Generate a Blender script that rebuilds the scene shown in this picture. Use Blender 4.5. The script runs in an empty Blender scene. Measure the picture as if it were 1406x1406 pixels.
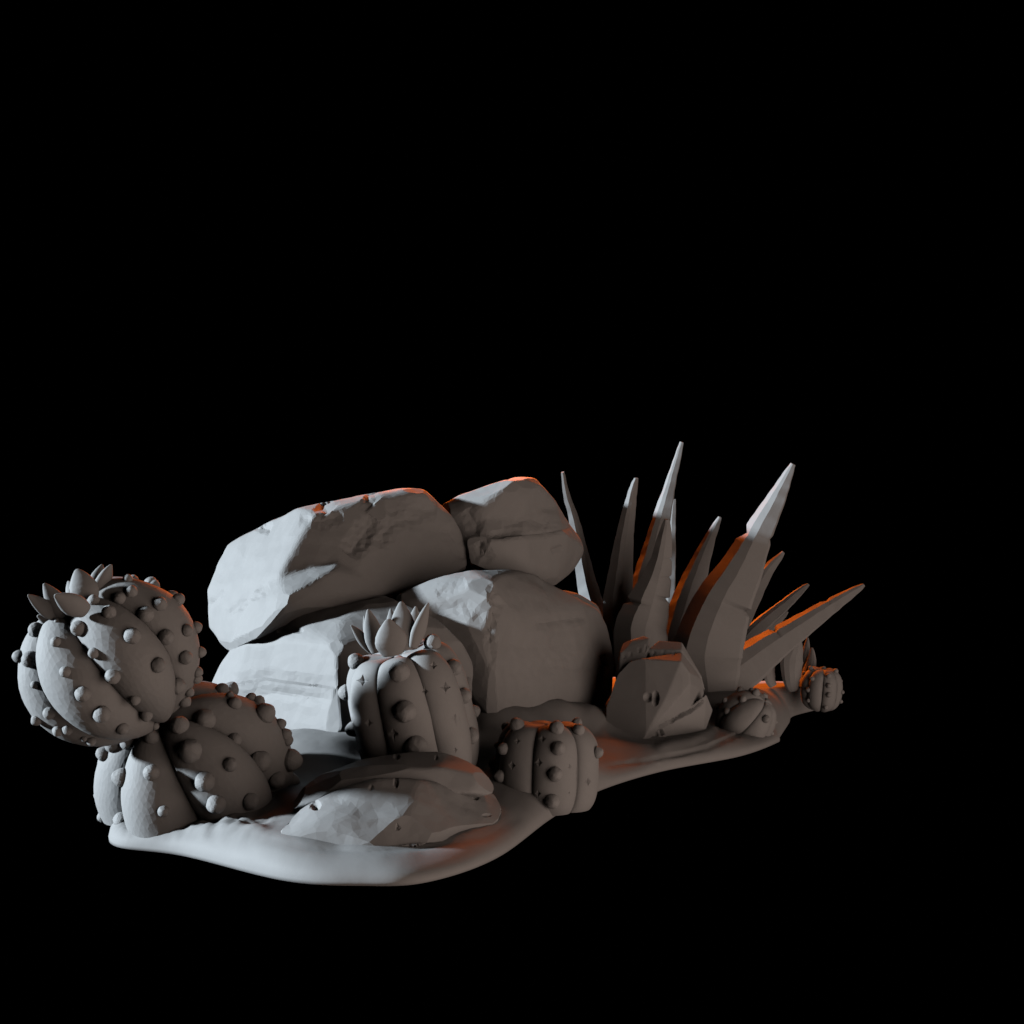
import bpy, bmesh, math, random
import numpy as np
from mathutils import Vector, Matrix, noise
from mathutils.bvhtree import BVHTree

random.seed(7)
scene = bpy.context.scene
COL = scene.collection

# ------------------------------------------------------------------ camera
F, CX, CAMZ = 1953.0, 703.0, 2.6        # focal length in photo pixels, picture centre, eye height
cam_data = bpy.data.cameras.new('camera')
cam_data.lens = 50.0
cam_data.sensor_width = 36.0
cam_data.clip_end = 500
cam = bpy.data.objects.new('camera', cam_data)
COL.objects.link(cam)
cam.location = (0, 0, CAMZ)
cam.rotation_euler = (math.radians(90), 0, 0)
scene.camera = cam
EYE = Vector((0, 0, CAMZ))


def P(px, py, d):
    """a point of the sculpture: picture position and distance from the eye"""
    return Vector(((px - CX) * d / F, d, CAMZ - (py - CX) * d / F))


def zoomed(ox, oy, s, pts):
    return [(ox + p[0] * s, oy + p[1] * s, p[2] * s) + tuple(p[3:]) for p in pts]


# ------------------------------------------------------------------ material
def clay(name, base, scale=18.0, bump=0.12):
    m = bpy.data.materials.new(name)
    m.use_nodes = True
    nt = m.node_tree
    b = nt.nodes['Principled BSDF']
    b.inputs['Roughness'].default_value = 0.62
    b.inputs['Specular IOR Level'].default_value = 0.22
    tc = nt.nodes.new('ShaderNodeTexCoord')
    n = nt.nodes.new('ShaderNodeTexNoise')
    n.inputs['Scale'].default_value = scale
    n.inputs['Detail'].default_value = 6
    n.inputs['Roughness'].default_value = 0.6
    nt.links.new(tc.outputs['Object'], n.inputs['Vector'])
    r = nt.nodes.new('ShaderNodeMapRange')
    r.inputs['To Min'].default_value = 0.94
    r.inputs['To Max'].default_value = 1.06
    nt.links.new(n.outputs['Fac'], r.inputs['Value'])
    mx = nt.nodes.new('ShaderNodeVectorMath')
    mx.operation = 'SCALE'
    mx.inputs[0].default_value = base
    nt.links.new(r.outputs['Result'], mx.inputs['Scale'])
    nt.links.new(mx.outputs['Vector'], b.inputs['Base Color'])
    bp = nt.nodes.new('ShaderNodeBump')
    bp.inputs['Strength'].default_value = bump
    bp.inputs['Distance'].default_value = 0.02
    nt.links.new(n.outputs['Fac'], bp.inputs['Height'])
    nt.links.new(bp.outputs['Normal'], b.inputs['Normal'])
    return m


M_ROCK = clay('grey_rock_clay', (0.50, 0.50, 0.50), 9.0, 0.10)
M_GROUND = clay('grey_ground_clay', (0.50, 0.50, 0.50), 7.0, 0.10)
M_PLANT = clay('grey_plant_clay', (0.50, 0.50, 0.50), 22.0, 0.08)


# ------------------------------------------------------------------ object helpers
def link(name, mesh, mat, parent=None, origin=None):
    o = bpy.data.objects.new(name, mesh)
    COL.objects.link(o)
    if mat and not mesh.materials:
        mesh.materials.append(mat)
    if parent is not None:
        o.parent = parent
    return o


def tag(o, label, cat, group=None, kind=None):
    if label:
        o['label'] = label
    if cat:
        o['category'] = cat
    if group:
        o['group'] = group
    if kind:
        o['kind'] = kind
    return o


def thing(name, loc, label, cat, group=None):
    o = bpy.data.objects.new(name, None)
    COL.objects.link(o)
    o.location = loc
    o.empty_display_size = 0.1
    return tag(o, label, cat, group)


def evaluated(mesh, mods):
    """run modifiers over a mesh, return the resulting mesh"""
    o = bpy.data.objects.new('scratch', mesh)
    COL.objects.link(o)
    for kind, props in mods:
        m = o.modifiers.new(kind, kind)
        for k, v in props.items():
            setattr(m, k, v)
    dg = bpy.context.evaluated_depsgraph_get()
    me = bpy.data.meshes.new_from_object(o.evaluated_get(dg))
    bpy.data.objects.remove(o)
    return me


def coords(me):
    a = np.empty(len(me.vertices) * 3)
    me.vertices.foreach_get('co', a)
    return a.reshape(-1, 3)


def normals(me):
    a = np.empty(len(me.vertices) * 3)
    me.vertices.foreach_get('normal', a)
    return a.reshape(-1, 3)


def set_coords(me, a):
    me.vertices.foreach_set('co', np.ascontiguousarray(a).ravel())
    me.update()


def facet(me, ratio, smooth_angle=None):
    """thin out the triangles the way a printed sculpt is thinned out: facets, shaded flat"""
    me = evaluated(me, [('DECIMATE', dict(decimate_type='COLLAPSE', ratio=ratio))])
    me.polygons.foreach_set('use_smooth', [False] * len(me.polygons))
    return me


def recentre(me, loc):
    a = coords(me) - np.array(loc)
    set_coords(me, a)


def laplace(me, co, it, f=0.5):
    n = len(co)
    e = np.empty(len(me.edges) * 2, dtype=np.int64)
    me.edges.foreach_get('vertices', e)
    e = e.reshape(-1, 2)
    deg = np.bincount(e.ravel(), minlength=n).astype(float)[:, None]
    for _ in range(it):
        s = np.zeros_like(co)
        for k in range(3):
            s[:, k] = np.bincount(e[:, 0], co[e[:, 1], k], n) + np.bincount(e[:, 1], co[e[:, 0], k], n)
        co = co + f * (s / np.maximum(deg, 1) - co)
    return co


def fbm(co, scale, octaves=3, seed=0.0, stretch=(1, 1, 1)):
    out = np.empty(len(co))
    c = co * np.array(stretch) * scale + seed
    for i, v in enumerate(c):
        out[i] = noise.fractal(Vector(v), 1.0, 2.0, octaves)
    return out


def project(co):
    d = np.maximum(co[:, 1], 0.01)
    return np.stack([CX + co[:, 0] * F / d, CX + (CAMZ - co[:, 2]) * F / d], 1)


def polyline_distance(uv, line):
    """distance (picture px) to a polyline, with the side sign and the run along it"""
    best = np.full(len(uv), 1e9)
    sign = np.ones(len(uv))
    run = np.zeros(len(uv))
    line = np.array(line, float)
    for i in range(len(line) - 1):
        a, b = line[i], line[i + 1]
        ab = b - a
        t = np.clip(((uv - a) @ ab) / (ab @ ab), 0, 1)
        q = a + t[:, None] * ab
        v = uv - q
        dd = np.hypot(v[:, 0], v[:, 1])
        m = dd < best
        best[m] = dd[m]
        cr = ab[0] * (uv[:, 1] - a[1]) - ab[1] * (uv[:, 0] - a[0])
        sign[m] = np.sign(cr[m])
        run[m] = (i + t[m]) / (len(line) - 1)
    return best, sign, run


def carve(co, no, line, width, depth, kind='groove', rough=0.0, seed=0.0):
    """a chisel stroke along a line of the visible face, cut into the solid"""
    uv = project(co)
    view = np.array([0, 0, CAMZ]) - co
    view /= np.linalg.norm(view, axis=1)[:, None]
    facing = (no * view).sum(1) > 0.02
    d, s, run = polyline_distance(uv, line)
    if rough:
        d = d + rough * np.array([noise.noise(Vector((u * 0.13 + seed, v * 0.13, seed))) for u, v in uv])
        d = np.abs(d)
    taper = np.clip(np.minimum(run, 1 - run) * 6, 0, 1) ** 0.5
    if kind == 'groove':
        w = np.clip(1 - d / width, 0, 1)
        amt = -depth * w ** 1.2 * taper
    elif kind == 'ridge':
        w = np.clip(1 - d / width, 0, 1)
        amt = depth * (3 * w * w - 2 * w ** 3) * taper
    else:  # step: the side below the line stands out, fading away from it
        w = np.clip(1 - d / width, 0, 1)
        amt = depth * w * taper * np.where(s > 0, 1.0, -1.0)
    amt = np.where(facing, amt, 0)
    return co + no * amt[:, None]


def pits(co, no, spots, depth_k=0.9, shape='star'):
    """small four-pointed pits pressed into a face at picture spots (x, y, radius)"""
    uv = project(co)
    view = np.array([0, 0, CAMZ]) - co
    view /= np.linalg.norm(view, axis=1)[:, None]
    facing = (no * view).sum(1) > 0.02
    for k, (x, y, r) in enumerate(spots):
        du = np.abs(uv[:, 0] - x) / r
        dv = np.abs(uv[:, 1] - y) / r
        if shape == 'star':
            g = (du ** 0.6 + dv ** 0.6) ** (1 / 0.6)
        else:
            a = math.sin(k * 7.1) * 0.6
            g = np.hypot(du * (1.0 + a), dv * (1.0 - a * 0.6))
        w = np.clip(1.15 - g, 0, 1) * facing
        dep = r * co[:, 1] / F * depth_k
        co = co - no * (w * dep)[:, None]
    return co


# ------------------------------------------------------------------ rocks
def hull_into(bm, pts):
    vs = [bm.verts.new(p) for p in pts]
    res = bmesh.ops.convex_hull(bm, input=vs)
    junk = {g for g in res['geom_interior'] + res['geom_unused'] if isinstance(g, bmesh.types.BMVert)}
    if junk:
        bmesh.ops.delete(bm, geom=list(junk), context='VERTS')


def rock(name, hulls, label, voxel=0.03, seed=1, chops=40, chop=0.05, amp=0.022, strata=0.010, soften=9,
         tilt=(0.05, 0.1, 1.0), strokes=(), holes=(), ratio=0.14, group='boulders of the rock pile', cat='boulder',
         chop_z=True):
    rnd = random.Random(seed)
    bm = bmesh.new()
    for h in hulls:
        hull_into(bm, [P(*p) for p in h])
    bmesh.ops.recalc_face_normals(bm, faces=bm.faces)
    me = bpy.data.meshes.new(name)
    bm.to_mesh(me)
    bm.free()
    me = evaluated(me, [('REMESH', dict(mode='VOXEL', voxel_size=voxel))])
    co = coords(me)
    co = laplace(me, co, soften)
    c0 = co.mean(0)
    # flats chopped off the corners
    for _ in range(chops):
        v = Vector((rnd.gauss(0, 1), rnd.gauss(0, 1), rnd.gauss(0, 1))).normalized()
        n = np.array(v)
        h = (co - c0) @ n
        lim = h.max() - rnd.random() * chop
        over = np.clip(h - lim, 0, None)
        co = co - over[:, None] * n
    set_coords(me, co)
    no = normals(me)
    # weathering: broad dents and bedding lines
    d = amp * fbm(co, 1.3, 3, seed * 3.1)
    t = np.array(Vector(tilt).normalized())
    lay = (co @ t)
    warp = fbm(co, 0.9, 2, seed * 1.7)
    bed = np.array([noise.noise(Vector((x * 7.5, seed * 2.3, w * 0.6))) for x, w in zip(lay + 0.12 * warp, warp)])
    mask = np.clip(fbm(co, 0.8, 2, seed * 5.3) + 0.45, 0, 1)
    d = d + strata * bed * mask + .22 * amp * fbm(co, 5.5, 2, seed * 7.7)
    co = co + no * d[:, None]
    set_coords(me, co)
    for st in strokes:
        co = carve(co, normals(me), **st)
        set_coords(me, co)
    if holes:
        co = pits(co, normals(me), holes, 1.1, 'hole')
        set_coords(me, co)
    me = facet(me, ratio)
    base = coords(me)
    loc = (float(base[:, 0].mean()), float(base[:, 1].mean()), float(base[:, 2].min()))
    recentre(me, loc)
    me.name = name
    o = link(name, me, M_ROCK)
    o.location = loc
    return tag(o, label, cat, group)


rock('boulder', [
    [(283, 808, 15.3), (286, 862, 15.2), (297, 779, 15.4), (313, 748, 15.5), (334, 737, 15.5), (371, 715, 15.2),
     (408, 697, 14.9), (408, 740, 14.42), (383, 790, 14.15), (433, 704, 14.6), (480, 700, 14.95), (550, 672, 15.2),
     (581, 672, 15.25), (598, 685, 15.35), (604, 695, 15.4), (624, 711, 15.55), (637, 734, 15.6), (648, 781, 15.5),
     (425, 694, 15.0), (453, 697, 15.2), (550, 668, 15.5), (581, 670, 15.7), (420, 705, 16.2), (560, 690, 17.2),
     (330, 760, 16.2), (300, 850, 16.0), (620, 760, 17.2), (507, 822, 14.7), (431, 845, 14.1), (342, 879, 14.2),
     (314, 897, 14.7)],
    [(345, 812, 14.35), (382, 795, 14.15), (470, 767, 14.55), (340, 881, 13.9), (368, 858, 13.66), (395, 822, 13.62),
     (455, 783, 14.2), (507, 822, 14.65), (431, 845, 13.98), (560, 806, 15.05), (320, 880, 14.5), (500, 790, 15.5),
     (320, 850, 15.5), (314, 893, 14.65)]],
    'large upper boulder on the left, with a pale jagged ledge across its shaded front',
    seed=3, voxel=0.024, tilt=(0.15, -0.1, 1.0), ratio=0.10,
    strokes=[dict(line=[(478, 762), (496, 738), (515, 712)], width=20, depth=0.05, rough=6, seed=2),
             dict(line=[(522, 752), (528, 732), (545, 715), (580, 712)], width=15, depth=0.035, rough=5, seed=5),
             dict(line=[(530, 702), (565, 697), (600, 702)], width=18, depth=0.03, rough=3),
             dict(line=[(612, 722), (628, 745), (634, 770)], width=16, depth=0.03, rough=3),
             dict(line=[(412, 712), (440, 716), (470, 706)], width=14, depth=0.025, rough=4, seed=6),
             dict(line=[(440, 690), (452, 704)], width=20, depth=0.04, rough=3), dict(line=[(500, 682), (512, 694)], width=20, depth=0.035, rough=3),
             dict(line=[(350, 718), (372, 728)], width=10, depth=0.04, rough=4),
             dict(line=[(288, 832), (300, 818), (307, 812)], width=7, depth=0.02),
             dict(line=[(312, 846), (340, 822), (370, 806)], width=9, depth=0.02, rough=5)])

rock('boulder', [
    [(604, 695, 15.80), (628, 681, 15.90), (682, 662, 15.80), (700, 661, 15.70), (735, 657, 16.00), (705, 656, 16.20),
     (765, 691, 16.50), (782, 716, 17.15), (640, 752, 15.60), (612, 705, 15.70), (655, 700, 15.62), (720, 697, 15.85),
     (620, 690, 17.5), (735, 662, 18.1), (772, 716, 18.3), (700, 752, 15.90), (770, 750, 17.05), (640, 740, 17.35)],
    [(664, 737, 15.45), (720, 731, 15.69), (782, 724, 16.47), (799, 742, 17.22), (802, 759, 17.22), (787, 785, 17.12),
     (762, 806, 16.47), (728, 788, 15.87), (648, 782, 15.37), (640, 740, 15.47), (780, 740, 17.82), (785, 775, 17.82),
     (650, 785, 17.52), (650, 740, 17.32)],
    [(604, 695, 15.87), (765, 691, 16.57), (782, 716, 17.22), (640, 752, 15.67), (612, 705, 15.77), (655, 700, 15.69), (720, 697, 15.92), (772, 716, 18.37), (700, 752, 15.97), (770, 750, 17.12), (640, 740, 17.42), (664, 737, 15.52), (720, 731, 15.76), (782, 724, 16.54), (799, 742, 17.29), (802, 759, 17.29), (787, 785, 17.19), (762, 806, 16.54), (728, 788, 15.94), (648, 782, 15.44), (640, 740, 15.54), (780, 740, 17.89), (785, 775, 17.89), (650, 785, 17.59), (650, 740, 17.39)]],
    'upper boulder on the right, tucked behind the large one, its sloping top edged in orange',
    seed=11, voxel=0.024, tilt=(-0.05, 0.0, 1.0), ratio=0.11,
    strokes=[dict(line=[(660, 738), (700, 733), (740, 732), (785, 724)], width=9, depth=0.03, rough=2),
             dict(line=[(690, 722), (730, 712), (752, 722)], width=16, depth=0.022, rough=3),
             dict(line=[(640, 700), (655, 720), (650, 735)], width=14, depth=0.03, rough=4),
             dict(line=[(655, 745), (672, 775)], width=14, depth=0.04, rough=6),
             dict(line=[(757, 757), (772, 752)], width=6, depth=0.03)])

rock('boulder', [
    [(342, 873, 14.2), (304, 906, 14.9), (287, 947, 15.1), (288, 985, 15.0), (314, 892, 14.7), (463, 887, 13.28),
     (461, 1010, 13.15), (397, 1010, 13.7), (300, 1000, 14.6), (397, 849, 14.0), (431, 838, 14.1), (527, 814, 14.4),
     (470, 852, 13.65), (542, 828, 14.25), (490, 874, 13.55), (598, 848, 13.98), (636, 882, 14.0), (650, 913, 14.05),
     (647, 985, 14.05), (630, 1000, 14.0), (340, 885, 16.0), (300, 950, 16.3), (520, 840, 16.0), (610, 880, 15.6),
     (590, 985, 15.6)]],
    'lower left boulder with a broad brightly lit side, under the large upper boulder',
    seed=5, voxel=0.024, tilt=(0.1, 0.05, 1.0), ratio=0.10, chop=0.035,
    strokes=[dict(line=[(310, 942), (365, 932), (400, 938), (462, 944)], width=16, depth=0.025, kind='step', rough=3),
             dict(line=[(320, 960), (380, 952), (455, 962)], width=11, depth=0.018, rough=4),
             dict(line=[(380, 867), (400, 866), (416, 866)], width=4, depth=0.03),
             dict(line=[(640, 930), (644, 950)], width=8, depth=0.04)])

rock('boulder', [
    [(541, 815, 14.52), (550, 829, 14.40), (608, 791, 14.55), (648, 782, 14.58), (688, 781, 14.95), (728, 785, 15.4),
     (762, 808, 15.9), (813, 839, 16.2), (824, 838, 16.4), (836, 862, 16.5), (840, 893, 16.5), (844, 920, 16.5),
     (840, 955, 16.4), (816, 990, 16.1), (760, 985, 15.2), (679, 995, 14.15), (676, 922, 14.15), (671, 876, 14.12),
     (668, 866, 14.1), (681, 836, 14.12), (673, 802, 14.22), (688, 788, 14.6), (600, 985, 15.0), (560, 840, 16.6),
     (700, 795, 17.5), (800, 850, 17.9), (805, 970, 17.9), (580, 980, 16.6)]],
    'lower right boulder with a broad smooth shaded front and a pale chipped left shoulder',
    seed=8, voxel=0.024, tilt=(-0.1, -0.05, 1.0), ratio=0.10, chop=0.045,
    strokes=[dict(line=[(673, 802), (682, 832), (672, 866), (676, 915)], width=9, depth=0.025, rough=4),
             dict(line=[(735, 857), (770, 851), (805, 848)], width=11, depth=0.022, rough=3),
             dict(line=[(690, 930), (750, 914), (830, 918)], width=22, depth=0.02, rough=4),
             dict(line=[(690, 880), (720, 890), (790, 884)], width=24, depth=0.02, rough=4),
             dict(line=[(825, 900), (832, 915)], width=6, depth=0.03),
             dict(line=[(600, 815), (640, 800)], width=12, depth=0.02, rough=3),
             dict(line=[(590, 838), (640, 833), (665, 850)], width=12, depth=0.02, rough=3)])

rock('boulder', [
    [(730, 802, 17.1), (787, 811, 17.2), (822, 832, 17.3), (838, 870, 17.5), (830, 975, 17.5), (720, 970, 17.2),
     (720, 812, 17.1), (735, 812, 18.2), (800, 830, 18.2), (820, 960, 18.2), (725, 965, 18.2)]],
    'rear boulder, only its orange lit top showing between the right boulders and the spiky leaves',
    seed=21, voxel=0.03, ratio=0.12, chop=0.04)

rock('flat_rock', [
    [(360, 1155, 10.45), (372, 1135, 10.62), (400, 1111, 10.76), (447, 1087, 10.9), (517, 1069, 10.98), (575, 1069, 11.08),
     (650, 1076, 11.7), (686, 1078, 12.0), (698, 1087, 12.0), (709, 1111, 11.7), (694, 1129, 11.35), (666, 1147, 10.98),
     (579, 1160, 10.45), (499, 1168, 10.3), (420, 1166, 10.34), (440, 1124, 10.5), (560, 1124, 10.58), (625, 1135, 10.82),
     (672, 1108, 11.4), (450, 1180, 10.7), (640, 1150, 11.4), (480, 1130, 11.3)]],
    'low flat pitted rock at the very front, brightly lit at its left end',
    seed=13, voxel=0.016, chops=30, chop=0.05, amp=0.03, strata=0.004, soften=30, ratio=0.07,
    holes=zoomed(300, 980, .3983, [(335, 315, 17), (527, 256, 8), (612, 237, 12), (618, 392, 9), (888, 288, 10),
                                   (932, 257, 7), (925, 350, 7), (982, 333, 7)]),
    group='flat rocks at the front', cat='rock')

rock('flat_rock', [
    [(388, 1098, 11.1), (439, 1060, 11.4), (499, 1040, 11.6), (555, 1031, 11.75), (603, 1030, 11.8), (631, 1038, 11.8),
     (662, 1054, 11.75), (686, 1078, 11.6), (430, 1076, 11.2), (470, 1059, 11.15), (540, 1053, 11.2), (610, 1053, 11.3),
     (660, 1063, 11.45), (400, 1112, 11.02), (447, 1096, 10.98), (511, 1084, 11.08), (650, 1090, 11.28), (600, 1085, 12.0),
     (430, 1105, 11.8), (680, 1095, 11.5)]],
    'second flat rock forming a dark step right behind the front pitted one',
    seed=17, voxel=0.016, chops=20, chop=0.03, amp=0.015, strata=0.005, soften=16, ratio=0.08,
    holes=zoomed(300, 980, .3983, [(615, 148, 9), (752, 153, 7)]),
    group='flat rocks at the front', cat='rock')

rock('broken_rock', [
    zoomed(820, 860, .1209, [(215, 590, 0), (250, 530, 0), (380, 400, 0), (500, 370, 0)]) and
    [tuple(a[:2]) + (d,) for a, d in zip(zoomed(820, 860, .1209, [
        (215, 590, 0), (250, 530, 0), (380, 400, 0), (500, 370, 0), (950, 400, 0), (1050, 530, 0), (1060, 650, 0), (970, 760, 0),
        (770, 830, 0), (500, 1310, 0), (90, 1230, 0), (100, 930, 0), (190, 750, 0),
        (960, 300, 0), (1180, 600, 0), (1215, 760, 0), (700, 1330, 0), (1000, 1330, 0), (300, 500, 0), (900, 420, 0), (700, 1200, 0), (1150, 800, 0)]),
        [15.50, 15.50, 15.48, 15.45, 15.35, 15.35, 15.33, 15.29, 15.25, 15.17, 15.35, 15.45, 15.50,
         15.60, 15.85, 15.95, 15.45, 15.75, 16.15, 16.15, 15.85, 15.85])],
    [tuple(a[:2]) + (d,) for a, d in zip(zoomed(820, 860, .1209, [
        (205, 560, 0), (262, 290, 0), (300, 185, 0), (540, 112, 0), (595, 140, 0), (560, 300, 0), (250, 500, 0), (540, 420, 0),
        (300, 300, 0), (500, 250, 0), (230, 800, 0), (520, 800, 0)]),
        [15.65, 15.66, 15.76, 15.82, 15.76, 15.63, 15.57, 15.60, 16.45, 16.45, 16.35, 16.35])],
    [tuple(a[:2]) + (d,) for a, d in zip(zoomed(820, 860, .1209, [
        (585, 265, 0), (700, 165, 0), (962, 178, 0), (1190, 580, 0), (960, 270, 0), (600, 420, 0), (960, 420, 0), (1230, 730, 0),
        (640, 300, 0), (940, 300, 0), (1170, 800, 0), (600, 800, 0)]),
        [15.68, 15.80, 15.76, 15.90, 15.63, 15.63, 15.58, 16.05, 16.45, 16.45, 16.45, 16.45])],
    [tuple(a[:2]) + (d,) for a, d in zip(zoomed(820, 860, .1209, [
        (720, 1170, 0), (900, 1060, 0), (1240, 770, 0), (1310, 950, 0), (1250, 1050, 0), (1200, 1260, 0), (850, 1370, 0), (680, 1350, 0),
        (1250, 1000, 0), (900, 1250, 0)]),
        [15.33, 15.41, 15.65, 15.90, 15.85, 15.70, 15.40, 15.29, 16.35, 16.15])]],
    'small broken rock with a flat tilted face, in front of the large spiky agave',
    seed=31, voxel=0.013, chops=6, chop=0.02, amp=0.006, strata=0.003, soften=1, ratio=0.12,
    strokes=[dict(line=[(895, 1018), (908, 998), (935, 983), (955, 972), (966, 962)], width=3.2, depth=0.06, rough=2),
             dict(line=[(906, 1002), (910, 1010)], width=4, depth=0.04)] +
            [dict(line=[(x, y), (x + random.uniform(-3, 1), y + h)], width=3.2, depth=random.uniform(.006, .014)) for x, y, h in
             [(858, 900, 5), (866, 895, 7), (878, 889, 8), (888, 884, 13), (899, 894, 6), (912, 892, 9), (926, 895, 6)]],
    holes=[(890, 957.5, 6), (900, 959, 7)],
    group='small rocks by the spiky plant', cat='rock')


# ------------------------------------------------------------------ ground base
FRONT = [(-3.3, 11.75), (-3.12, 11.18), (-2.52, 10.87), (-1.63, 10.14), (-1.05, 10.0), (-.6, 10.1), (-.116, 10.8), (.34, 12.2),
         (.8, 13.36), (1.51, 14.4), (2.45, 15.3), (3.02, 16.2), (3.1, 16.5), (3.45, 17.7), (3.62, 18.3), (4.05, 18.9)]
BACK = [(4.25, 19.2), (3.9, 19.6), (2.4, 19.3), (.7, 18.7), (-1.3, 17.9), (-2.9, 16.4), (-3.5, 14.6), (-3.4, 12.7)]


def catmull(pts, n):
    pts = [Vector(p) for p in pts]
    out = []
    for i in range(len(pts)):
        p0, p1, p2, p3 = (pts[(i + k - 1) % len(pts)] for k in range(4))
        for j in range(n):
            t = j / n
            out.append(0.5 * ((2 * p1) + (p2 - p0) * t + (2 * p0 - 5 * p1 + 4 * p2 - p3) * t * t + (3 * p1 - p0 - 3 * p2 + p3) * t ** 3))
    return out


def make_ground():
    ol = catmull(FRONT + BACK, 30)
    n = len(ol)
    A, B = Vector((-2.0, 12.6)), Vector((3.0, 18.2))
    ctrl = [(300, 1140, 10.75), (499, 1166, 10.3), (690, 1136, 11.1), (460, 1002, 13.2), (679, 972, 14.5), (756, 958, 15.2),
            (800, 962, 15.7), (826, 985, 15.9), (895, 1020, 15.1), (966, 1004, 15.7), (1000, 945, 17.4), (1080, 945, 18.2), (560, 1045, 13),
            (400, 1085, 11.6), (700, 1060, 12.6), (850, 1045, 14.1), (1030, 1006, 15.9), (700, 1000, 13.8), (830, 1015, 15.0), (330, 1115, 11.1),
            (370, 1140, 10.5), (716, 1120, 11.5), (722, 1096, 11.9), (735, 1085, 12.2), (250, 1147, 10.95), (180, 1142, 11.05), (600, 1180, 10.25)]
    cp = np.array([tuple(P(*c)) for c in ctrl] + [(-2.5, 15, .5), (-.5, 17, .5), (1.5, 18.6, .45), (3.4, 19.2, .3), (-3.2, 13.5, .4)])
    ts = [0, .006, .014, .024, .036, .05, .066] + list(np.linspace(.085, 1, 86))
    V, S = [], []
    for t in ts:
        for p in ol:
            ab = B - A
            u = max(0, min(1, (p - A).dot(ab) / ab.length_squared))
            q = A + ab * (u * .9 + .05)
            V.append(p.lerp(q, t))
            S.append((q - p).length * t)
    xy = np.array([(v.x, v.y) for v in V])
    S = np.array(S)
    d2 = ((xy[:, None, :] - cp[None, :, :2]) ** 2).sum(2)
    w = 1 / (d2 + .14) ** 1.9
    z = (w * cp[None, :, 2]).sum(1) / w.sum(1)
    e = np.clip(S / (.16 + .26 * np.clip((xy[:, 0] + 2.5) / .9, 0, 1)), 0, 1)
    z = z * np.sqrt(np.clip(1 - (1 - e) ** 2, 0, 1)) ** 1.1
    z = z + .42 * np.exp(-((xy[:, 0] + .85) ** 2 + (xy[:, 1] - 13.3) ** 2) / .12)  # added hump, hidden behind the middle cactus, blocks key light through the gap
    co = np.column_stack([xy, z])
    co[:, 2] += (0.02 * fbm(co, .9, 3, 4.0) + .008 * fbm(co, 3.0, 3, 9.0, (1, .6, 1))) * np.clip(e * 1.5, 0, 1)
    torn = np.clip((-1.75 - co[:, 0]) * 3, 0, 1) * np.clip((11.5 - co[:, 1]) * 3, 0, 1)
    co[:, 2] += .05 * torn * fbm(co, 6.0, 4, 2.0, (1, .5, 1)) * np.clip(e * 1.5, 0, 1)
    co[:, 2] = np.maximum(co[:, 2], 0.0)
    m = len(ts)
    faces = []
    for r in range(m - 1):
        for i in range(n):
            j = (i + 1) % n
            faces.append((r * n + i, r * n + j, (r + 1) * n + j, (r + 1) * n + i))
    low = len(co)
    co = np.vstack([co, np.column_stack([xy[:n] * .999 + np.array([0, .015]), np.full(n, -.03)])])
    for i in range(n):
        j = (i + 1) % n
        faces.append((low + i, low + j, j, i))
    faces.append(tuple(low + i for i in reversed(range(n))))
    me = bpy.data.meshes.new('ground')
    me.from_pydata([tuple(c) for c in co], [], faces)
    me.update()
    strokes = [dict(line=[(350, 1152), (420, 1163), (499, 1168), (579, 1162), (666, 1149), (715, 1120)], width=8, depth=.014),
               dict(line=[(830, 1052), (900, 1042), (970, 1028), (1030, 1002)], width=5, depth=.02, rough=3),
               dict(line=[(915, 1041), (960, 1030), (1000, 1012), (1028, 1000)], width=3, depth=.016),
               dict(line=[(905, 1054), (910, 1048)], width=2.5, depth=.02),
               dict(line=[(1085, 980), (1088, 972)], width=2.5, depth=.02),
               dict(line=[(900, 1026), (950, 1016), (985, 1000)], width=10, depth=.03, kind='ridge'),
               dict(line=[(655, 986), (700, 970), (760, 963), (805, 968), (830, 992)], width=32, depth=.05, kind='ridge')]
    c = coords(me)
    for st in strokes:
        c = carve(c, normals(me), **st)
        set_coords(me, c)
    me = facet(me, .35)
    me.polygons.foreach_set('use_smooth', [True] * len(me.polygons))
    me.name = 'ground'
    o = link('ground', me, M_GROUND)
    tag(o, 'sculpted grey earth base carrying the boulders and plants', None, None, 'structure')
    return o


GROUND = make_ground()


# ------------------------------------------------------------------ cacti
def basis(axis):
    """axis, the direction square to it nearest the eye, and the sideways one"""
    w = Vector(axis).normalized()
    f = Vector((0, -1, 0))
    f = (f - w * f.dot(w)).normalized()
    s = w.cross(f) * -1
    if s.x < 0:
        s = -s
    return w, f, s


KNOB = {}


def knob_mesh(seed, mat):
    if seed not in KNOB:
        bm = bmesh.new()
        bmesh.ops.create_icosphere(bm, subdivisions=3, radius=1)
        for v in bm.verts:
            k = 1 + .07 * noise.noise(v.co * 1.6 + Vector((seed * 5.0, 0, 0))) + .035 * noise.noise(v.co * 4.0 + Vector((seed * 9.0, 3, 0)))
            v.co *= k
            if v.co.z > 0:
                f = 1 - .20 * v.co.z
                v.co.x *= f
                v.co.y *= f
                v.co.z *= .98
        me = bpy.data.meshes.new('knob')
        bm.to_mesh(me)
        bm.free()
        me.materials.append(mat)
        KNOB[seed] = me
    return KNOB[seed]


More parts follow.
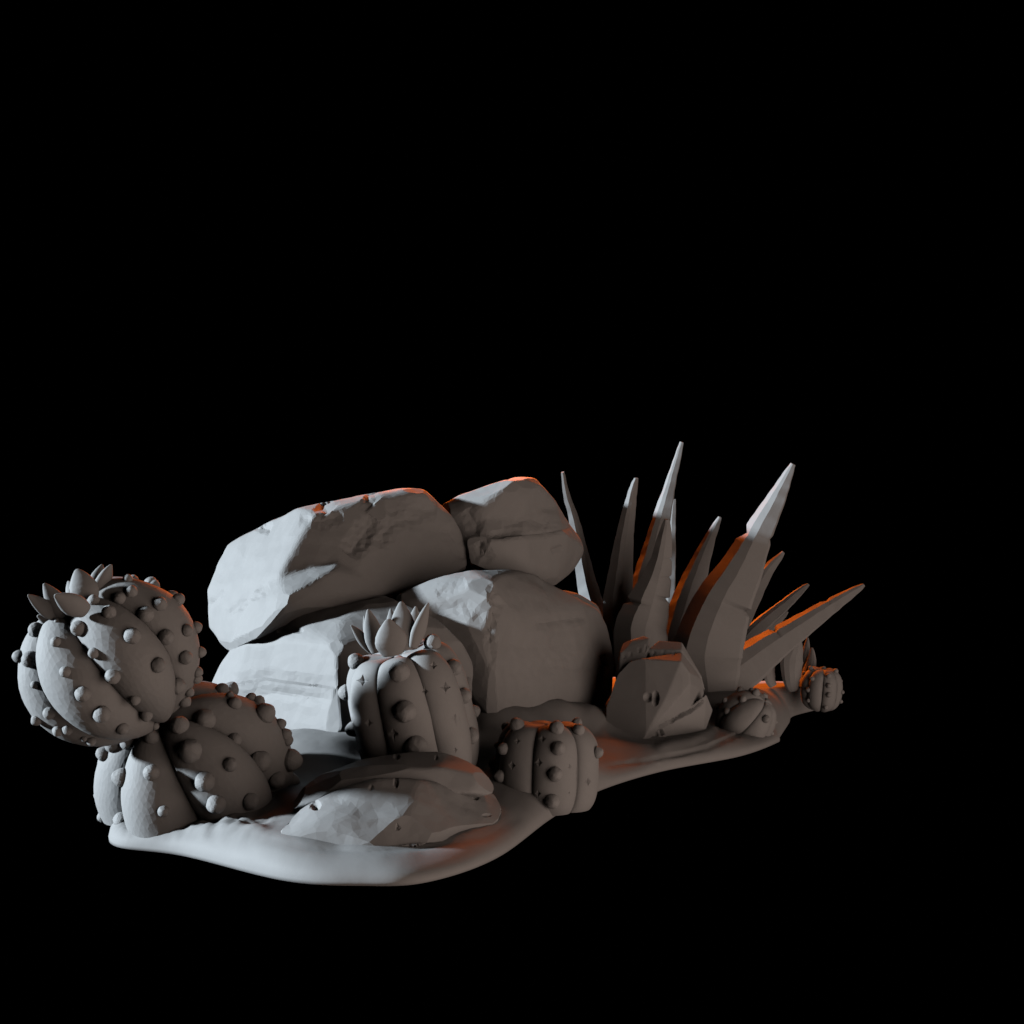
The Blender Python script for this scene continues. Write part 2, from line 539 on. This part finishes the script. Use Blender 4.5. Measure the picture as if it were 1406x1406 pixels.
def ribbed_body(parent, root, centre, axis, req, rpol, ribs, phase, groove=.16, zmin=None, seed=1, stars=(), ratio=.12,
                boxy=1.0, nu=420, nv=200, sharp=.5, taper=0.0):
    w, f, s = basis(axis)
    u = np.linspace(0, 2 * math.pi, nu, endpoint=False)
    v = np.linspace(0.02, math.pi - .02, nv)
    U, Vv = np.meshgrid(u, v)
    c = np.abs(np.sin(ribs * (U - math.radians(phase)) / 2))
    rib = 1 - groove * (1 - c ** sharp) * np.sin(Vv) ** .25
    sv, cv = np.sin(Vv) ** boxy, np.sign(np.cos(Vv)) * np.abs(np.cos(Vv)) ** max(.6, boxy)
    dimple = 1 - .10 * np.exp(-(Vv / .32) ** 2)
    rho = req * sv * rib * (1 + taper * cv)
    h = rpol * cv * (1 - (1 - rib) * .6) * dimple
    W, Fv, Sv = (np.array(x) for x in (w, f, s))
    co = (rho * np.cos(U))[..., None] * Fv + (rho * np.sin(U))[..., None] * Sv + h[..., None] * W + np.array(centre)
    co = co.reshape(-1, 3)
    faces = []
    for r in range(nv - 1):
        for i in range(nu):
            j = (i + 1) % nu
            faces.append((r * nu + i, r * nu + j, (r + 1) * nu + j, (r + 1) * nu + i))
    faces.append(tuple(range(nu))[::-1])
    faces.append(tuple((nv - 1) * nu + i for i in range(nu)))
    me = bpy.data.meshes.new('body')
    me.from_pydata([tuple(c) for c in co], [], faces)
    bm = bmesh.new()
    bm.from_mesh(me)
    bmesh.ops.recalc_face_normals(bm, faces=bm.faces)
    bm.to_mesh(me)
    bm.free()
    me.update()
    no = normals(me)
    co = coords(me)
    co = co + no * (req * .02 * fbm(co, 1.6 / req, 2, seed * 2.7))[:, None]
    set_coords(me, co)
    if stars:
        co = pits(co, normals(me), stars, .55, 'star')
        set_coords(me, co)
    if zmin is not None:
        co = coords(me)
        k = np.clip((zmin - co[:, 2]) / req, 0, 1)
        co[:, 2] = np.maximum(co[:, 2], zmin)
        cc = np.array(centre)
        co[:, 0] = cc[0] + (co[:, 0] - cc[0]) * (1 - .2 * k)
        co[:, 1] = cc[1] + (co[:, 1] - cc[1]) * (1 - .5 * k)
        set_coords(me, co)
    me = facet(me, ratio)
    me.name = 'body'
    bm = bmesh.new()
    bm.from_mesh(me)
    tree = BVHTree.FromBMesh(bm)
    bm.free()
    recentre(me, root.location)
    o = link('body', me, M_PLANT, root)
    return o, tree


def add_knobs(body, root, tree, spots, depth_hint, lift=.20, extra=0, centre=None, rad=None, seed=0):
    """knobs on the face we see at measured spots, and a scatter of the same knobs round the back"""
    rnd = random.Random(seed)
    place = []
    for i, (x, y, r) in enumerate(spots):
        tgt = P(x, y, depth_hint)
        d = (tgt - EYE).normalized()
        hit, nrm, _, _ = tree.ray_cast(EYE, d)
        if hit is None:
            hit, nrm, _, _ = tree.find_nearest(tgt)
        place.append((hit, nrm, r * hit.y / F))
    tries = 0
    back = 0
    while back < extra and tries < 600:
        tries += 1
        dv = Vector((rnd.gauss(0, 1), rnd.gauss(0, 1), rnd.gauss(0, 1))).normalized()
        if dv.y < .05 or dv.z < -.35:
            continue
        hit, nrm, _, _ = tree.ray_cast(centre + dv * 5, -dv)
        if hit is None or nrm.y < .1:
            continue
        if any((hit - q[0]).length < rad * 3.2 for q in place):
            continue
        place.append((hit, nrm, rad * rnd.uniform(.8, 1.1)))
        back += 1
    for i, (hit, nrm, r) in enumerate(place):
        o = bpy.data.objects.new('knob', knob_mesh((i * 7 + seed) % 9, M_PLANT))
        COL.objects.link(o)
        o.parent = body
        rot = nrm.to_track_quat('Z', 'Y').to_matrix().to_4x4() @ Matrix.Rotation(rnd.random() * 6.28, 4, 'Z')
        o.matrix_local = Matrix.Translation(hit + nrm * r * lift - root.location) @ rot @ Matrix.Scale(r, 4)


def loft(stations, n_len, section, roll, name, parent, root, mat, nicks=(), jitter=0.0, flat=True, tip_round=.5, ratio=None,
         face=None, seed=0):
    """a tapering blade: stations are (point, half width, half thickness), section a closed polygon (side, outward)"""
    pts = [Vector(s[0]) for s in stations]
    out = []
    segs = len(pts) - 1
    for i in range(segs):
        p0, p1, p2, p3 = pts[max(i - 1, 0)], pts[i], pts[i + 1], pts[min(i + 2, segs)]
        for j in range(n_len):
            t = j / n_len
            c = .5 * ((2 * p1) + (p2 - p0) * t + (2 * p0 - 5 * p1 + 4 * p2 - p3) * t * t + (3 * p1 - p0 - 3 * p2 + p3) * t ** 3)
            a, b = stations[i], stations[i + 1]
            out.append((c, a[1] + (b[1] - a[1]) * t, a[2] + (b[2] - a[2]) * t))
    out.append((pts[-1], stations[-1][1], stations[-1][2]))
    m = len(section)
    V, Fc = [], []
    for k, (c, hw, ht) in enumerate(out):
        tan = (out[min(k + 1, len(out) - 1)][0] - out[max(k - 1, 0)][0]).normalized()
        f = Vector(face) if face is not None else (EYE - c).normalized()
        f = (f - tan * f.dot(tan)).normalized()
        s = tan.cross(f)
        if abs(roll) > 0:
            R = Matrix.Rotation(roll, 3, tan)
            f = R @ f
            s = R @ s
        g = k / (len(out) - 1)
        for q, (a, b) in enumerate(section):
            p = c + s * (a * hw) + f * (b * ht)
            for (at, wid, dep, side) in nicks:      # nick: where along, how long, how deep, which side
                x = (g - at) / wid
                if -1 < x < 1:
                    bite = 2.6 * dep * (1 - abs(x)) * (1.0 if x < 0 else .7)
                    sel = max(0.0, a * side) if side else 1.0
                    p = p - (s * (a * hw) + f * (b * ht)) * bite * sel
            V.append(p)
    for k in range(len(out) - 1):
        for q in range(m):
            r = (q + 1) % m
            Fc.append((k * m + q, k * m + r, (k + 1) * m + r, (k + 1) * m + q))
    Fc.append(tuple(range(m))[::-1])
    Fc.append(tuple((len(out) - 1) * m + q for q in range(m)))
    me = bpy.data.meshes.new(name)
    me.from_pydata([tuple(v) for v in V], [], Fc)
    bm = bmesh.new()
    bm.from_mesh(me)
    bmesh.ops.recalc_face_normals(bm, faces=bm.faces)
    if jitter:
        for v in bm.verts:
            v.co += Vector([noise.noise(v.co * 9 + Vector((seed, q * 7, 0))) for q in range(3)]) * jitter
    bm.to_mesh(me)
    bm.free()
    if root is not None:
        recentre(me, root.location)
    return link(name, me, mat, parent)


OVAL = [(math.cos(a), math.sin(a)) for a in np.linspace(0, 2 * math.pi, 18, endpoint=False)]


def petal(flower, root, base, tip, d0, d1, width_px, thick=.45, roll=0.0, seed=0):
    b, t = P(base[0], base[1], d0), P(tip[0], tip[1], d1)
    hw = width_px * .5 * d0 / F
    prof = [(0, .62), (.14, .84), (.28, .98), (.40, 1.0), (.56, .9), (.72, .7), (.85, .46), (.93, .29), (.98, .17), (1, .07)]
    st = [(b.lerp(t, g), hw * k, hw * k * thick) for g, k in prof]
    o = loft(st, 3, OVAL, roll, 'petal', flower, root, M_PLANT, jitter=hw * .04, seed=seed)
    o.data.polygons.foreach_set('use_smooth', [True] * len(o.data.polygons))
    return o


def cactus_root(px, py, d, label, group='barrel cacti'):
    return thing('barrel_cactus', P(px, py, d), label, 'cactus', group)


# --- the two-tier cactus at the left end
r1 = cactus_root(265, 1150, 11.4, 'two-tier knobbly cactus at the left end, a flowering ball leaning on a squat barrel')
c_low = P(267, 1064, 11.75)
low, t_low = ribbed_body(r1, r1, c_low, (-.34, -.50, .79), .82, .74, 6, 4, groove=.27, zmin=.06, seed=2, ratio=.04, sharp=.62)
Z5 = zoomed(120, 980, .27027, [
    (45, 230, 30), (85, 205, 38), (130, 160, 40), (205, 145, 40), (255, 115, 30), (325, 125, 40), (30, 415, 25), (35, 540, 30),
    (180, 325, 50), (325, 300, 42), (180, 540, 48), (385, 495, 30), (190, 612, 46), (470, 65, 50), (600, 30, 55), (525, 190, 62),
    (597, 345, 52), (655, 458, 50), (750, 130, 35), (725, 260, 38), (875, 240, 58), (825, 445, 45), (960, 335, 45)])
Z1 = zoomed(0, 740, .327, [(930, 637, 30), (965, 660, 18), (985, 693, 30), (1055, 668, 25), (1085, 685, 28), (1110, 735, 45),
                           (1195, 768, 25), (1220, 815, 28), (1250, 835, 26), (1258, 930, 48)])
add_knobs(low, r1, t_low, Z5 + Z1, 11.75, extra=14, centre=c_low, rad=.075, seed=1)

c_up = P(152, 906, 11.12)
up, t_up = ribbed_body(r1, r1, c_up, (-.56, -.22, .80), .715, .64, 7, 5, groove=.235, seed=4, ratio=.04, sharp=.65)
ZB = zoomed(10, 760, .19915, [
    (200, 530, 55), (160, 730, 60), (85, 710, 45), (65, 830, 30), (188, 905, 28), (90, 1000, 45), (290, 1100, 45), (205, 1145, 40),
    (350, 1220, 40), (415, 1215, 38), (580, 1290, 35), (530, 1275, 22), (425, 415, 20), (495, 515, 55), (335, 610, 38), (598, 685, 40),
    (400, 815, 40), (730, 845, 56), (520, 970, 55), (880, 1005, 40), (650, 1105, 62), (960, 1110, 45), (790, 1205, 45), (1015, 1190, 28),
    (340, 465, 18), (595, 330, 42), (775, 310, 45), (700, 410, 52), (860, 570, 60), (855, 265, 45), (955, 420, 58), (1050, 350, 52),
    (1095, 575, 56), (1035, 770, 55), (1225, 715, 50), (1165, 915, 60), (1235, 530, 45), (1220, 1015, 45), (1300, 860, 40),
    (830, 180, 35), (870, 160, 38), (1015, 215, 40), (1175, 320, 45), (1300, 510, 42), (1340, 680, 40), (1345, 825, 38), (1295, 985, 35)])
add_knobs(up, r1, t_up, ZB, 11.12, extra=18, centre=c_up, rad=.06, seed=2)


def flower_part(root):
    o = bpy.data.objects.new('flower', None)
    COL.objects.link(o)
    o.parent = root
    o.empty_display_size = .05
    return o


fl = flower_part(r1)
for i, (b, t, w, d0, d1, th, ro) in enumerate([
        ((345, 440), (140, 285), 95, 10.74, 10.54, .5, .5), ((400, 430), (250, 205), 120, 10.74, 10.69, .5, .35),
        ((540, 400), (325, 285), 135, 10.54, 10.34, .5, -.2), ((560, 335), (480, 108), 165, 10.74, 10.79, .5, .25),
        ((590, 270), (655, 75), 90, 10.99, 11.14, .5, .3), ((615, 300), (717, 75), 105, 10.89, 10.94, .5, .7),
        ((350, 470), (205, 430), 80, 10.79, 10.69, .6, 0), ((480, 330), (420, 190), 80, 11.09, 11.29, .5, .2)]):
    bz, tz = [(10 + q[0] * .19915, 760 + q[1] * .19915) for q in (b, t)]
    petal(fl, r1, bz, tz, d0, d1, w * .19915 * 1.22, th * 1.1, ro - .1, i)

# --- the flowering barrel in the middle
r2 = cactus_root(570, 1060, 13.0, 'tall flowering barrel cactus in front of the boulders, behind the flat rocks')
c_mid = P(567, 988, 12.48)
mid, t_mid = ribbed_body(r2, r2, c_mid, (-.20, -.14, .95), .545, .68, 7, 24, groove=.15, seed=6, ratio=.08, boxy=.55, sharp=.6,
                         stars=zoomed(440, 800, .2987, [(195, 450, 30), (520, 380, 22), (575, 480, 28), (480, 500, 18), (220, 645, 22),
                                                       (335, 695, 26), (620, 620, 20), (620, 770, 14)]), nu=560, nv=280, zmin=.2)
add_knobs(mid, r2, t_mid, zoomed(440, 800, .2987, [
    (165, 365, 40), (115, 505, 38), (145, 675, 36), (362, 412, 50), (390, 592, 52), (440, 755, 55), (515, 280, 42), (610, 390, 40),
    (657, 520, 38), (690, 705, 40)]), 12.48, lift=.15, extra=12, centre=c_mid, rad=.075, seed=3)
fl = flower_part(r2)
for i, (b, t, w, d0, d1, th, ro) in enumerate([
        ((245, 320), (140, 195), 48, 12.17, 12.07, .5, .4), ((230, 290), (200, 152), 34, 12.42, 12.52, .5, .2),
        ((262, 320), (218, 122), 78, 12.12, 12.07, .5, .35), ((330, 280), (322, 120), 50, 12.37, 12.47, .5, .2),
        ((335, 330), (308, 168), 130, 11.94, 11.87, .45, .25), ((385, 310), (372, 88), 110, 12.12, 12.17, .45, .3),
        ((425, 290), (438, 108), 60, 12.32, 12.42, .5, .3), ((425, 300), (496, 92), 66, 12.12, 12.12, .5, .8)]):
    bz, tz = [(440 + q[0] * .2987, 800 + q[1] * .2987) for q in (b, t)]
    petal(fl, r2, bz, tz, d0, d1, w * .2987 * 1.15, th * 1.0, ro - .15, i + 20)

# --- the short barrel on the front edge
r3 = cactus_root(752, 1116, 12.5, 'short round barrel cactus without a flower, on the front edge below the lower right boulder')
c_s = P(750, 1056, 12.6)
sm, t_s = ribbed_body(r3, r3, c_s, (.03, .06, 1.0), .47, .44, 6, -19, groove=.18, seed=8, ratio=.09, boxy=.62, sharp=.5,
                      stars=zoomed(440, 800, .2987, [(905, 728, 16), (1020, 718, 20), (880, 840, 22), (1003, 828, 22), (1145, 845, 13),
                                                    (1230, 915, 21), (1000, 970, 18), (1143, 968, 9)]), nu=520, nv=240, zmin=-.01)
add_knobs(sm, r3, t_s, zoomed(440, 800, .2987, [
    (905, 660, 36), (845, 765, 29), (830, 890, 30), (795, 745, 16), (1085, 672, 36), (1092, 762, 34), (1078, 880, 35), (1065, 1005, 35),
    (1185, 680, 30), (1270, 780, 28)]), 12.6, extra=10, centre=c_s, rad=.055, seed=4)

# --- the leaning one beside the broken rock
r4 = cactus_root(1028, 1012, 16.1, 'small leaning knobbly cactus on the base edge, right of the broken rock')
c_a = P(1024, 988, 16.2)
ca, t_a = ribbed_body(r4, r4, c_a, (.62, -.35, .70), .33, .36, 6, 2, groove=.18, seed=10, ratio=.12, nu=300, nv=150, zmin=.0, sharp=.45)
add_knobs(ca, r4, t_a, zoomed(800, 840, .27027, [
    (738, 508, 19), (813, 445, 21), (878, 415, 23), (800, 395, 20), (855, 385, 16), (930, 545, 21), (725, 450, 15), (985, 560, 12),
    (965, 620, 12)]), 16.2, extra=10, centre=c_a, rad=.045, seed=5)

# --- the farthest one
r5 = cactus_root(1130, 974, 18.15, 'tiny upright barrel cactus at the far right tip of the base')
c_b = P(1128, 946, 18.15)
cb, t_b = ribbed_body(r5, r5, c_b, (.06, -.12, .98), .265, .285, 7, -9, groove=.20, seed=12, ratio=.14, boxy=.75, nu=280, nv=140, sharp=.45)
add_knobs(cb, r5, t_b, zoomed(800, 840, .27027, [
    (1168, 340, 13), (1148, 397, 13), (1148, 450, 11), (1250, 325, 14), (1250, 375, 14), (1250, 422, 14), (1235, 485, 12), (1285, 303, 14),
    (1320, 350, 11), (1318, 408, 11), (1310, 455, 11), (1228, 278, 12), (1160, 290, 14)]), 18.15, extra=10, centre=c_b, rad=.033, seed=6)

# ------------------------------------------------------------------ agave
BLADE = [(-1, -.18), (-.92, .06), (-.08, .86), (.45, .92), (1, .05), (.6, -.5), (-.6, -.6)]


def leaf(root, st, thick=.62, roll=0.0, nicks=(), section=BLADE, seed=0):
    """st: (x, y, width in px, distance) from the tip down"""
    stations = []
    for (x, y, w, d) in st:
        hw = w * .5 * d / F
        stations.append((P(x, y, d), hw, hw * thick))
    tip, nxt = stations[0], stations[1]
    v = (tip[0] - nxt[0]).normalized()
    stations.insert(0, (tip[0] + v * tip[1] * .6, tip[1] * .45, tip[2] * .45))
    return loft(stations, 26, section, roll, 'leaf', root, root, M_PLANT, nicks=nicks, jitter=.006, seed=seed)


r6 = thing('agave', P(955, 945, 17.6), 'large spiky agave with long tapering leaves, at the right end of the rock pile', 'agave', 'agaves')
leaf(r6, [(773, 651, 6, 18.30), (778, 680, 11, 18.40), (787, 709, 17, 18.50), (798, 761, 25, 18.60), (809, 812, 36, 18.60), (826, 860, 40, 18.40), (870, 925, 40, 17.90)], roll=-.55, seed=1)
leaf(r6, [(873, 659, 7, 17.60), (867.5, 681, 14, 17.70), (857, 743, 27, 17.90), (851.7, 795, 37, 17.90), (849, 830, 44, 17.80), (855, 880, 44, 17.60), (890, 935, 40, 17.40)], roll=-.2, seed=2)
leaf(r6, [(935, 611, 6, 17.90), (922, 658, 14, 18.00), (909, 709, 25, 18.10), (897, 761, 35, 18.10), (887, 800, 40, 18.00), (880, 860, 44, 17.80), (905, 930, 44, 17.50)], roll=.3, seed=3)
leaf(r6, [(925, 688, 6, 18.95), (923, 718, 10, 18.95), (921, 770, 14, 18.85), (918, 840, 18, 18.65), (925, 930, 20, 18.25)], roll=.3, seed=4)
leaf(r6, [(915, 715, 8, 17.05), (913, 734, 19, 17.15), (908, 768, 30, 17.25), (899, 802, 46, 17.35), (888, 837, 65, 17.35), (880, 871, 76, 17.25), (885, 930, 76, 17.15)], roll=-.15, seed=5,
     nicks=[(.42, .012, .10, -1), (.52, .012, .08, -1), (.63, .015, .12, -1), (.70, .02, .12, 1)])
leaf(r6, [(987.5, 712, 6, 17.75), (977, 734, 14, 17.85), (963, 768, 25, 17.95), (951, 802, 37, 17.95), (940, 837, 46, 17.85), (930, 880, 46, 17.75), (935, 935, 44, 17.55)], roll=.2, seed=6)
leaf(r6, [(1087, 641, 9, 16.75), (1067, 682, 25, 16.85), (1040, 734, 42, 16.95), (1016, 785, 62, 17.05), (997, 819, 77, 17.10), (983, 853, 89, 17.15), (971, 895, 98, 17.15), (973, 930, 84, 17.25), (975, 952, 66, 17.35)], roll=.25, seed=7,
     nicks=[(.345, .022, .16, 1), (.33, .012, .05, -1), (.575, .018, .10, -1)])
leaf(r6, [(1074.5, 760, 6, 18.65), (1059, 777, 15, 18.65), (1046, 797, 19, 18.55), (1020, 850, 24, 18.25), (985, 925, 26, 17.85)], roll=.2, seed=8)
leaf(r6, [(1109, 803, 5, 18.35), (1098, 812, 12, 18.35), (1074, 833, 20, 18.35), (1042, 860, 25, 18.25), (1005, 900, 30, 17.95), (980, 930, 30, 17.65)], roll=.6, seed=9)
leaf(r6, [(1185, 804, 6, 17.45), (1172, 812, 13, 17.45), (1137, 834, 24, 17.45), (1096, 862, 36, 17.45), (1058, 888, 48, 17.45), (1027, 911, 60, 17.45), (990, 938, 62, 17.45)], roll=.35, seed=10,
     nicks=[(.42, .02, .10, 1), (.66, .015, .14, 1)])
leaf(r6, [(1080, 841, 4, 18.55), (1070, 851, 10, 18.55), (1045, 872, 16, 18.45), (1000, 920, 20, 17.95)], roll=.4, seed=11)

r7 = thing('agave', P(1088, 940, 18.3), 'tiny young agave with short stubby leaves, between the big agave and the farthest cactus', 'agave', 'agaves')
STUB = [(-1, 0), (-.7, .5), (-.2, .75), (.3, .72), (.75, .45), (1, 0), (.5, -.35), (-.5, -.35)]
leaf(r7, [(1096, 874, 4, 18.10), (1092, 890, 24, 18.10), (1087, 908, 33, 18.10), (1087, 930, 27, 18.10), (1089, 948, 14, 18.20)], roll=-.3, section=STUB, seed=21)
leaf(r7, [(1063, 900, 5, 18.20), (1059, 915, 14, 18.20), (1057, 930, 20, 18.20), (1062, 942, 14, 18.20)], roll=-.7, section=STUB, seed=22)
leaf(r7, [(1109, 877, 3, 18.50), (1107, 892, 12, 18.50), (1104, 915, 16, 18.50), (1098, 942, 15, 18.40)], roll=.5, section=STUB, seed=23)
leaf(r7, [(1115, 891, 4, 18.40), (1114.5, 905, 14, 18.40), (1111, 922, 20, 18.40), (1103, 945, 18, 18.30)], roll=.4, section=STUB, seed=24)

# ------------------------------------------------------------------ light: three studio lamps on black
world = bpy.data.worlds.new('World')
scene.world = world
world.use_nodes = True
world.node_tree.nodes['Background'].inputs['Color'].default_value = (0, 0, 0, 1)
world.node_tree.nodes['Background'].inputs['Strength'].default_value = 0.0


def lamp(name, loc, target, color, power, size):
    d = bpy.data.lights.new(name, 'AREA')
    d.shape = 'DISK'
    d.size = size
    d.energy = power
    d.color = color
    o = bpy.data.objects.new(name, d)
    COL.objects.link(o)
    o.location = loc
    o.rotation_euler = (Vector(target) - Vector(loc)).to_track_quat('-Z', 'Y').to_euler()
    return o


MIDP = Vector((-.5, 14.0, .8))
az, el = math.radians(11), math.radians(16)
lamp('key_lamp', MIDP + Vector((-math.cos(az) * math.cos(el), -math.sin(az) * math.cos(el), math.sin(el))) * 60, MIDP,
     (.81, .915, 1.0), 52000, 4.0)
lamp('fill_lamp', (11.0, 5.0, -1.0), MIDP + Vector((.5, 1, 0)), (1.0, .78, .66), 600, 17.0)
lamp('rim_lamp', (.1, 26.0, 6.8), (0, 14, .8), (1.0, .17, .015), 1450, 6.0)

scene.view_settings.view_transform = 'Standard'
scene.view_settings.look = 'None'
scene.view_settings.exposure = 0
scene.view_settings.gamma = 1
scene.render.engine = 'CYCLES'
scene.cycles.use_denoising = True
scene.cycles.max_bounces = 2
scene.cycles.diffuse_bounces = 0
scene.cycles.glossy_bounces = 1
